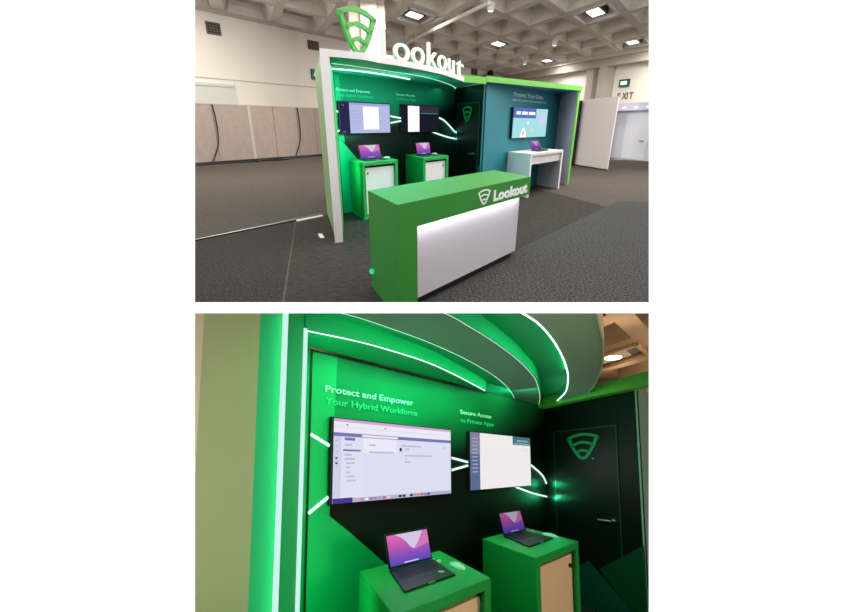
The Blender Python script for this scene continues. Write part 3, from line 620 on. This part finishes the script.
# ---- reception counter in front
CF = Frame((-.2425, 5.163), (.523, .853), (-.315, .949)); CW = Plane((-.2425, 5.163), (.523, .853)); L_ = 3.593; D_ = 1.29; H_ = 1.17; zb = .918
t = thing('reception_counter', CF.p3(1.8, .6, 0), 'bright green reception counter with white front panel and logo', 'reception counter')
CG = mat('counter green', '#358a36', .5, spec=.2)
m = MB(); CF.box(m, 0, L_, 0, D_, zb, H_); m.build('top', CG, t)
m = MB(); CF.box(m, 0, .36, 0, D_, 0, zb); m.build('leg_panel', CG, t)
m = MB(); CF.box(m, .36, L_ - .22, .13, .2, .09, zb); m.build('front_panel', mat('white counter panel', '#c6bfc7', .4), t)
m = MB(); CF.box(m, L_ - .3, L_ - .22, .2, D_, .09, zb); m.build('side_panel', WHITE, t)
m = MB(); CF.box(m, .36, L_ - .3, .2, D_ - .06, 0, .09); m.build('toe_kick', BLACK, t)
m = MB(); CF.box(m, .36, L_ - .22, .09, .125, zb - .012, zb - .002); m.build('light_strip', LEDW, t)
lamp('AREA', 'counter strip lamp', CF.p3(1.87, .035, zb - .015), 6, (.86, .88, 1), 3.0, .03, aim=CF.p3(1.87, .035, zb - .30) - Vector((CW.n.x, CW.n.y, 0)) * .10, along=(.523, .853, 0))
m = MB(); n3 = Vector((CW.n.x, CW.n.y, 0)); shield(m, lambda x, y: CW.pt(1.972 + x * .37, .952 + y * .185, 0), n3 * .004); m.build('shield_emblem', mat('white logo', '#f7f7f7', .5), t)
m = MB(); wall_text(m, CW, 'Lookout', 2.26, 3.48, .967, .13, 0, .004, .05); m.build('logo_lettering', mat('white logo', '#f7f7f7', .5), t)
m = MB(); q = CF.p3(-.03, 1.2, .24); m.lathe(q, [(.02, -.03), (.035, 0), (.02, .03)], seg=12); m.tube([q, q + Vector((.05, .02, 0))], .01); m.build('indicator_lamp', emit('mint lamp', '#35d6a0', 1.), t)
m = MB(); c = F1.p3(-4.72, -1.42, .05); m.tube(spline([c + Vector((0, 0, .28)), c + Vector((-.07, -.02, .2)), c + Vector((-.05, -.03, .05)), c + Vector((.05, -.04, .0)), c + Vector((.1, -.02, .12)), c + Vector((.03, 0, .25))], 6), .016); tag(m.build('cord', WHITE), 'pale looped cord at the foot of the left plinth behind the counter', 'cord')
m = MB(); q = F1.p3(.5, -1.0, 0); m.lathe(q, [(.09, 0), (.09, .3), (.05, .36), (.05, .4)], seg=12); tag(m.build('bottle', mat('blue plastic', '#1d4a6a', .4)), 'dark blue canister on the floor before the black door', 'canister')

# ================================================================== LOWER HALL: the same booth from close up
a2 = math.atan(64 / 500)
GLOW = (.06, 1., .42)
STAGE = Matrix.Translation(EYE) @ Matrix.Rotation(-(PITCH + a2), 4, 'X') @ Matrix.Translation(-EYE)   # the lower hall is pitched under the deck
e_ = a2 + math.atan(91.7 / 500)
CUT = (EYE, Vector((0, -math.sin(e_), math.cos(e_))))
F2 = Frame((1.893, 7.788), (.571, .821), (-.277, .961)); V1 = Plane((1.893, 7.788), (.571, .821)); D2 = Plane((1.893, 7.788), (.277, -.961))
WARM = mat('warm beige concrete', '#a58c72', .85, noise=.06, scale=.8)
m = MB(); m.prism([(-3.2, 1.4), (9, 1.4), (9, 30), (-3.2, 30)], -.05, 0); struct(m.build('floor', mat('brown booth carpet', '#4a3a30', .95, noise=.25, scale=12)), 'dark brown carpet of the lower hall')
m = MB(); m.prism([(-3.3, 1.4), (-3.2, 1.4), (-3.2, 30), (-3.3, 30)], -.05, 7); struct(m.build('wall_left', CREAM), 'cream side wall of the lower hall')
m = MB(); m.prism([(9, 1.4), (9.1, 1.4), (9.1, 30), (9, 30)], -.05, 7); struct(m.build('wall_right', WARM), 'beige side wall of the lower hall')
m = MB(); m.prism([(-3.2, 30), (9, 30), (9, 30.1), (-3.2, 30.1)], -.05, 7); struct(m.build('wall_back', WARM), 'beige rear wall of the lower hall')
cm = MB(); K0 = Vector((6.72, 16.9)); ks = F2.es; kt = F2.et
def kp(a, b, z): q = K0 + ks * a + kt * b; return (q.x, q.y, z)
for i in range(-6, 7):
    for j in range(-4, 5):
        a0 = -1.35 + 2.7 * i; b0 = -1.7 + 3.4 * j; a1, b1 = a0 + 2.7, b0 + 3.4
        c = kp((a0 + a1) / 2, (b0 + b1) / 2, 0)
        if c[0] < -3 or c[0] > 8.6 or c[1] < 9 or c[1] > 29: continue
        h, k = .38, .75
        R0 = [(a0, b0), (a1, b0), (a1, b1), (a0, b1)]; R1 = [(a0 + h, b0 + h), (a1 - h, b0 + h), (a1 - h, b1 - h), (a0 + h, b1 - h)]; R2 = [(a0 + k, b0 + k), (a1 - k, b0 + k), (a1 - k, b1 - k), (a0 + k, b1 - k)]
        vs = [kp(*p, 5.5) for p in R0] + [kp(*p, 5.5) for p in R1] + [kp(*p, 6.2) for p in R2]
        cm.raw(vs, [[n, (n + 1) % 4, 4 + (n + 1) % 4, 4 + n] for n in range(4)] + [[4 + n, 4 + (n + 1) % 4, 8 + (n + 1) % 4, 8 + n] for n in range(4)] + [[8, 9, 10, 11]], WARM)
struct(cm.build('ceiling', WARM), 'warm beige waffle ceiling glimpsed beyond the canopy')
t = thing('ceiling_light', kp(0, 0, 5.4), 'framed warm ceiling light beyond the curved canopy in the lower picture', 'ceiling light')
f = MB()
for (x0, x1, y0, y1) in ((-.98, .98, -1.35, -1.2), (-.98, .98, 1.2, 1.35), (-.98, -.83, -1.35, 1.35), (.83, .98, -1.35, 1.35)):
    f.ext([kp(x0, y0, 5.42), kp(x1, y0, 5.42), kp(x1, y1, 5.42), kp(x0, y1, 5.42)], (0, 0, .1))
f.build('frame', mat('warm frame', '#c9a878', .6), t)
f = MB(); f.ext([kp(-.75, -1.1, 5.6), kp(.75, -1.1, 5.6), kp(.75, 1.1, 5.6), kp(-.75, 1.1, 5.6)], (0, 0, .3)); f.build('housing', mat('dark lamp housing', '#4a443d', .7), t)
f = MB(); f.ext([kp(-.6, -.5, 5.56), kp(.6, -.5, 5.56), kp(.6, 1.0, 5.56), kp(-.6, 1.0, 5.56)], (0, 0, .05)); f.build('reflector', emit('dim warm reflector', '#b09878', .9), t)
f = MB(); q = kp(0, .25, 5.5); f.lathe((q[0], q[1], q[2]), [(.27, 0), (.3, .05)], seg=20); f.build('lamp_panel', emit('warm lamp glow', (1., .9, .68), 6.), t)
lamp('AREA', 'warm ceiling lamp', kp(0, 0, 5.3), 160, (1., .82, .6), 1.2)

B = thing('exhibition_booth', F2.p3(-2.4, 0, 0), 'green booth seen close up with glowing canopy arcs in the lower picture', 'exhibition booth')
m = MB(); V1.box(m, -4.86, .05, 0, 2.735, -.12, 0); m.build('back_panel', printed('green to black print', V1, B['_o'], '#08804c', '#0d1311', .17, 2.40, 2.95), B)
m = MB(); V1.shape(m, [(-4.84, 0), (-4.84, 1.60), (-4.36, 1.29), (-3.91, .98), (-3.3, .55), (-3.0, 0)], 0, .005); m.build('green_graphic', GRAPH, B)
m = MB(); V1.shape(m, [(-4.84, 1.60), (-4.84, 2.73), (-4.55, 2.73), (-4.60, 1.45)], 0, .004); m.build('green_graphic', GRAPH, B)
m = MB(); wall_text(m, V1, 'Protect and Empower', -4.68, -3.49, 2.424, .056, .006, m=PRINTW); m.build('headline', PRINTW, B)
m = MB(); wall_text(m, V1, 'Your Hybrid Workforce', -4.68, -3.42, 2.325, .056, .006, m=PRINTG); m.build('headline', PRINTG, B)
m = MB(); wall_text(m, V1, 'Secure Access', -2.57, -1.80, 2.42, .05, .004, m=PRINTW); m.build('headline', PRINTW, B)
m = MB(); wall_text(m, V1, 'to Private Apps', -2.57, -1.74, 2.325, .05, .004, m=PRINTG); m.build('headline', PRINTG, B)
for L in ([(-4.83, 2.075), (-4.5, 1.94)], [(-4.83, 1.485), (-4.5, 1.665)], [(-2.85, 1.925), (-2.34, 1.86)], [(-2.85, 1.775), (-2.34, 1.845)], [(-.75, 1.88), (-.55, 1.82), (-.18, 1.685), (.0, 1.545)], [(-1.15, 1.545), (-.6, 1.44), (-.02, 1.355)]):
    pts = [Vector((a, b, 0)) for a, b in L]; pts = spline(pts, 6) if len(L) > 2 else pts
    m = MB(); m.tube([V1.pt(p.x, p.y, .018) for p in pts], .013, seg=6); m.build('light_line', emit('wall light line', (.66, 1., .87), 1.25), B)
for z, s in ((1.55, -.06), (1.36, -.06)): lamp('POINT', 'light line end', V1.pt(s - .12, z, .14), 2.2, GLOW, .008)
# end wall nearest the camera: three shallow steps with two upright light strips
ew = [(-.872, 3.81), (-.80, 3.30), (-.79, 2.78), (-.835, 2.5), (-.945, 2.1), (-.99, 1.95)]
m = MB(); n_ = len(ew); m.prism([ew[0], ew[1], (-.98, 3.28), (-1.05, 3.8)], 0, 3.2); m.build('end_panel', GRAPH, B)
m = MB(); m.prism([ew[1], ew[2], (-.97, 2.78), (-.98, 3.28)], 0, 3.2); m.build('end_panel', mat('satin green recess', '#27b574', .65), B)
m = MB(); m.prism([ew[2], ew[3], (-1.03, 2.5), (-.97, 2.78)], 0, 3.2); m.build('end_panel', mat('satin green recess', '#27b574', .65), B)
m = MB(); m.prism([ew[3], ew[4], (-1.13, 2.1), (-1.03, 2.5)], 0, 3.2); m.build('end_panel', mat('pale satin end wall', '#adb58e', .5), B)
m = MB(); m.prism([ew[4], ew[5], (-1.2, 1.95), (-1.13, 2.1)], 0, 3.2); m.build('end_edge', mat('warm white edge', '#e0cdb8', .5), B)
for (x, y, wd) in ((-.795, 3.3, .016), (-.788, 2.78, .017)):
    m = MB(); m.prism([(x - wd, y - .03), (x + wd, y - .012), (x + wd, y + .012), (x - wd, y + .03)], 0, 2.76 if y > 3 else 3.2); m.build('light_strip', emit('soft mint light strip', (.6, .92, .85), 1.), B)
# canopy: three soffit bands with two deep coves between them, light strips on every edge
A1 = spline([(-.80, 3.29), (-.77, 3.33), (-.49, 3.6), (-.24, 3.93), (.06, 4.41), (.36, 5.08), (.77, 6.11)], 6)
A2_ = spline([(-.79, 2.70), (-.46, 2.94), (-.24, 3.22), (.05, 3.65), (.38, 4.26), (.74, 5.08), (1.04, 5.96), (1.27, 6.85)], 6)
A3 = spline([(-.2, 2.5), (.15, 2.94), (.29, 3.18), (.53, 3.63), (.83, 4.28), (1.14, 5.08), (1.36, 5.82), (1.60, 6.75), (1.78, 7.6)], 6)
A4 = spline([(.38, 2.6), (.62, 2.94), (.77, 3.18), (.99, 3.66), (1.25, 4.33), (1.5, 5.08), (1.75, 6.0), (1.85, 6.5), (1.93, 7.1)], 6)
A5 = spline([(.85, 2.5), (1.05, 2.94), (1.16, 3.2), (1.37, 3.72), (1.61, 4.41), (1.80, 5.06), (2.0, 5.8), (2.1, 6.3)], 6)
N = 48; r1_, r2_, r3_, r4_, r5_ = (resample(p, N) for p in (A1, A2_, A3, A4, A5))
wl = resample([F2.p(-4.95, -.02), F2.p(-1.96, -.02)], N)
m = MB(); m.ribbon(r1_, wl, 2.75, 2.765); m.build('soffit', SOFT, B)
x1_ = resample(A1 + [Vector(F2.p(-1.08, -.01))], N); x2_ = resample(A2_ + [Vector(F2.p(-.0, -.01))], N)
m = MB(); m.ribbon(x1_, r2_, 2.87, 2.885); m.build('cove', SOFT, B)
m = MB(); m.ribbon(x2_, r3_, 2.75, 2.765); m.build('soffit', mat('sage soffit', '#6f9d84', .55), B)
m = MB(); m.ribbon(r3_, r4_, 2.87, 2.885); m.build('cove', SOFT, B)
m = MB(); m.ribbon(r4_, r5_, 2.75, 2.765); m.build('soffit', mat('pale sage soffit', '#9aab9c', .55), B)
def lip(P, name='cove_edge', off=.012):
    m = MB(); Q = [p + Vector((.012, -.008)) for p in P]; m.ribbon(P, Q, 2.75, 2.885); m.build(name, SOFT, B)
for P in (r1_, r2_, r3_, r4_): lip(P)
Q5 = [p + Vector((.012, -.006)) for p in r5_]; m = MB(); m.ribbon(r5_, Q5, 2.745, 2.95); m.build('fascia', mat('warm white fascia', '#d8cbb9', .5), B)
for P, r_, lm in ((r1_, .008, LEDB), (r2_, .0045, LED), (r3_, .004, LED), (r4_, .009, LEDB)):
    m = MB(); m.tube([(p[0], p[1], 2.752) for p in P], r_, seg=6); m.build('light_strip', lm, B)
cap = resample([F2.p(-2.0, 0), F2.p(0, 0), D2.pt(2.2, 0)[:2]], N)
m = MB(); m.prism([F2.p(-2.2, .02), F2.p(-.0, .02), D2.pt(.9, 0, -.02)[:2], (1.85, 6.3), (1.5, 5.6), (1.1, 5.0), (.5, 4.9)], 2.89, 2.93); m.build('top_panel', SOFT, B)
m = MB(); D2.box(m, .0, 2.75, 2.70, 2.83, 0, .15); m.build('fascia', LIME, B)
m = MB(); D2.box(m, .0, 2.75, 2.83, 2.85, .0, .15); m.build('roof_edge', LIME, B)
# green light from the strips
GLOW = (.045, 1., .47)
COVE = emit('green cove light', (.04, 1., .45), 30.)
for P, dx, dy in ((r2_, -.012, .008), (r4_[:30], -.010, .006)):
    m = MB(); m.tube([(p[0] + dx, p[1] + dy, 2.862) for p in P], .006, seg=5); m.build('cove_light', COVE, B)
for k in (8, 16, 24, 32):
    p = wl[k]; lamp('AREA', 'wall wash', (p[0] + .25, p[1] - .2, 2.72), 2.8 if k < 30 else 2.2, GLOW, .3, aim=(p[0] + .12, p[1] - .08, 1.5))
lamp('AREA', 'warm hall fill', (4.2, 1.9, 2.2), 105, (1., .68, .40), 1.2, aim=(.4, 4.2, .9))  # added unseen warm fill, standing in for hall light on the plinth fronts
lamp('AREA', 'door wash', (1.2, 5.9, 2.6), 4, GLOW, .4, aim=D2.pt(.9, 1.7))
lamp('AREA', 'plinth wash', (.2, 4.3, 2.7), 7, GLOW, .6)
lamp('AREA', 'plinth wash', (1.0, 5.4, 2.7), 7, GLOW, .6)
lamp('AREA', 'warm hall fill', (1.6, 1.75, 1.9), 11, (1., .78, .52), .5, aim=(-.9, 2.3, 1.3))  # second added warm fill, aimed at the end wall
for x, y in ((5, 12.5), (7.6, 18.5), (3.5, 17), (7.5, 14)): lamp('POINT', 'ceiling fill', (x, y, 4.5), 70, (1., .8, .58), .4)  # unseen points added to light up the lower waffle ceiling
m = MB(); V1.box(m, -2.6, .05, 2.735, 2.9, -.12, 0); m.build('back_panel', mat('dark green header', '#0f5a3c', .5), B)
m = MB(); V1.box(m, -4.842, -4.828, 0, 2.735, .006, .012); V1.box(m, -4.84, -1.9, 2.722, 2.736, .006, .012); m.build('panel_gap', BLACK, B)
lamp('AREA', 'end wall strip glow', (-.76, 3.28, 1.5), 12, GLOW, 2.2, .1, aim=V1.pt(-3.9, 1.5), along=(0, 0, 1))
lamp('AREA', 'end wall strip glow', (-.74, 2.78, 1.6), 3, GLOW, 2.2, .1, aim=(-.9, 2.3, 1.6), along=(0, 0, 1))
# door wall
m = MB(); D2.box(m, -.02, 2.13, 0, 2.75, -.02, 0); m.build('side_panel', DARK, B)
m = MB(); D2.box(m, .31, 1.73, .02, 2.315, 0, .008); d = m.build('door', mat('near black door', '#0d1715', .45, spec=.3), B)
m = MB()
for a, b_, c, e in ((.29, .31, .02, 2.33), (1.73, 1.75, .02, 2.33), (.29, 1.75, 2.315, 2.33)): D2.box(m, a, b_, c, e, 0, .01)
m.build('door_gap', mat('dark green joint', '#1f4a3c', .5), B)
m = MB(); c = D2.pt(1.62, 1.16, .008); n3 = Vector((D2.n.x, D2.n.y, 0)); e3 = Vector((D2.e.x, D2.e.y, 0)); m.tube([c, c + n3 * .015], .045, seg=14); m.tube([c, c + n3 * .06], .018, seg=10); m.tube([c + n3 * .055, c + n3 * .055 - e3 * .24 - Vector((0, 0, .005))], .014); m.build('handle', STEEL, d)
m = MB(); shield(m, lambda x, y: D2.pt(1.03 + x * .75, 1.905 + y * .365, .008), n3 * .008); m.build('shield_emblem', mat('green emblem close', '#17955a', .5), d)
m = MB(); D2.box(m, 1.23, 1.27, 1.915, 1.93, .008, .012); m.build('trademark', PRINTS, d)
m = MB(); D2.shape(m, [(.55, .36), (1.06, .59), (1.90, .15), (2.0, .08), (2.0, 0), (.55, 0)], .008, .013); m.build('green_graphic', mat('teal green print', '#0f5a50', .5), B)
m = MB(); D2.shape(m, [(2.13, .95), (1.28, .53), (1.90, .15), (2.13, .03)], .008, .012); m.build('green_graphic', mat('deep green print', '#0d4a33', .5), B)
cx = D2.pt(2.13, 0); T2 = Plane((cx.x, cx.y), (.571, .821)); m = MB(); T2.box(m, 0, 4, 0, 2.75, -.02, .0); m.build('teal_panel', mat('grey teal panel', '#7fae9f', .5), B)
# plinths and what stands on them
TAN = mat('pale laminate door', '#ead2b6', .5)
plinth(F2, -4.32, -3.21, -1.53, -.36, 1.05, 'left green plinth with a laptop in the foreground of the lower picture', TAN, .06)
plinth(F2, -2.34, -1.19, -1.50, -.33, 1.05, 'right green plinth with pale locked door near the black door, lower picture', TAN, .9)
z = 1.052; L, R = F2.p3(-4.05, -.62, z), F2.p3(-3.482, -.645, z)
laptop(L, L, R, F2.p3(-4.107, -1.226, z), F2.p3(-3.497, -1.231, z), (-.284, 3.819, 1.324), (.04, 4.251, 1.326), 'large open laptop with pink and blue wallpaper on the left plinth, lower picture', 1.0)
L, R = F2.p3(-1.985, -.501, z), F2.p3(-1.409, -.532, z)
laptop(L, L, R, F2.p3(-2.09, -1.177, z), F2.p3(-1.402, -1.148, z), (.83, 5.588, 1.318), (1.148, 6.005, 1.315), 'open laptop with dim violet wallpaper on the right plinth, lower picture', .55)
mouse((.272, 4.05, 1.05), .26, .085, 'white mouse beside the large laptop on the left plinth, lower picture', (.3, -.95), .035)
mouse((1.42, 5.74, 1.05), .32, .085, 'white mouse beside the dim laptop on the right plinth, lower picture', (.25, -.96), .035)
for (x, y), lb in (((.135, 4.25), 'small white adapter behind the large laptop, lower picture'), ((1.30, 6.06), 'small pale adapter behind the dim laptop, lower picture')):
    t = thing('adapter', (x, y, 1.05), lb, 'adapter', 'small adapters beside the laptops'); m = MB(); m.prism([(x - .018, y - .025), (x + .012, y - .03), (x + .02, y + .025), (x - .01, y + .03)], 1.05, 1.068); m.build('body', MOUSEW, t, bevel=.004)
    m = MB(); m.tube(spline([(x - .02, y + .03, 1.058), (x - .05, y + .09, 1.056), (x - .12, y + .1, 1.056)], 5), .005); m.build('lead', MOUSEW, t)
q = F2.p3(-3.60, -1.08, 1.0675); m = MB(); m.lathe(q, [(.024, 0), (.024, .002)], seg=14); tag(m.build('sticker', MOUSEW), 'round pale sticker on the palm rest of the large laptop', 'sticker')
t, r_ = television(V1, -4.64, -2.83, 1.527, 2.225, .012, 'large white office-app screen on the left of the lower picture', .035, .01)
W_ = emit('pale lavender white', '#dcdff2', 1.); m = MB()
X0 = .012
def P_(u0, u1, v0, v1, c, d=.002): m.face(r_(X0 + u0 * .976, X0 + u1 * .976, .018 + v0 * .965, .018 + v1 * .965, d), c)
P_(0, 1, 0, 1, W_, .001)
pk, wt_, pu, lg, dgy = emit('pink title bar', '#d5a9d0', 1), emit('soft white', '#eceaf6', 1), emit('indigo bar', '#7a78b8', 1), emit('light side list', '#d0d2ea', 1), emit('dim text', '#bcbfd6', 1)
P_(0, 1, .965, 1, pk); P_(0, 1, .835, .965, wt_); P_(0, 1, .9, .905, lg, .003); P_(0, 1, .79, .835, pu); P_(.19, .47, .798, .826, wt_, .003)
P_(0, .05, .06, .79, lg); P_(.05, .2, .06, .79, emit('list panel', '#dfe1f2', 1)); P_(.2, .46, .6, .79, wt_)
for k, (u, w2, v) in enumerate(((.07, .07, .745), (.07, .05, .68), (.06, .12, .615), (.07, .05, .56), (.07, .07, .51), (.08, .06, .46), (.08, .03, .41), (.08, .03, .35), (.09, .05, .3), (.09, .06, .25), (.24, .05, .69), (.24, .2, .6), (.5, .18, .7), (.53, .04, .655), (.53, .26, .565), (.53, .02, .52), (.53, .06, .475), (.92, .02, .7))):
    P_(u, u + w2, v, v + (.022 if k else .035), pu if k in (0, 2) else dgy, .004)
blk = emit('dark icon', '#23243c', 1)
for v in (.73, .66, .6, .52, .46): P_(.012, .026, v, v + .02, dgy if v > .58 else blk, .004)
P_(.485, .505, .635, .68, blk, .004); P_(.08, .09, .925, .94, blk, .004); P_(.36, .37, .92, .935, blk, .004)
P_(0, .13, 0, .06, emit('violet desktop strip', '#4a3a94', 1), .003); P_(.13, 1, .0, .05, emit('dock strip', '#b3b0cf', 1), .003)
dk_ = ['#e6a3a8', '#c98aa8', '#efe9f0', '#d06a78', '#8d90c8', '#9aa0d0', '#e05a5a', '#d8d8ee', '#b8bada', '#c0b8c8', '#22222c', '#22222c', '#d0d0e0', '#181820', '#8fa0c0', '#e08a6a', '#d8604c', '#7a86b0', '#3a4066']
for k, c in enumerate(dk_): P_(.15 + .033 * k, .174 + .033 * k, .012, .042, emit('dock icon ' + c, c, 1), .005)
m.build('display', W_, t)
t, r_ = television(V1, -2.44, -.66, 1.54, 2.23, .012, 'white table-view screen with slate sidebar on the right, lower picture', .035, .01)
m = MB(); WW = emit('warm white page', '#efecec', 1.0); P_(0, 1, 0, 1, WW, .001); P_(0, .13, 0, 1, emit('slate sidebar', '#5d6a94', 1)); P_(0, .13, .62, 1, emit('mauve sidebar', '#85809f', 1), .003)
for k in range(10): P_(.02, .1, .3 + .065 * k, .325 + .065 * k, emit('sidebar row', '#9aa0bd', 1), .004)
P_(.66, 1, .83, 1, emit('slate teal block', '#47707c', 1), .003); P_(.73, .95, .9, .935, emit('block row', '#7fb0a8', 1), .005); P_(.68, .98, .845, .87, emit('block row', '#7fb0a8', 1), .005)
for k in range(9): P_(.15, .97, .1 + .075 * k, .103 + .075 * k, emit('faint row', '#dedde2', 1), .004)
P_(.85, .87, .72, .74, dgy, .004); P_(.92, .94, .72, .74, dgy, .004); m.build('display', WW, t)
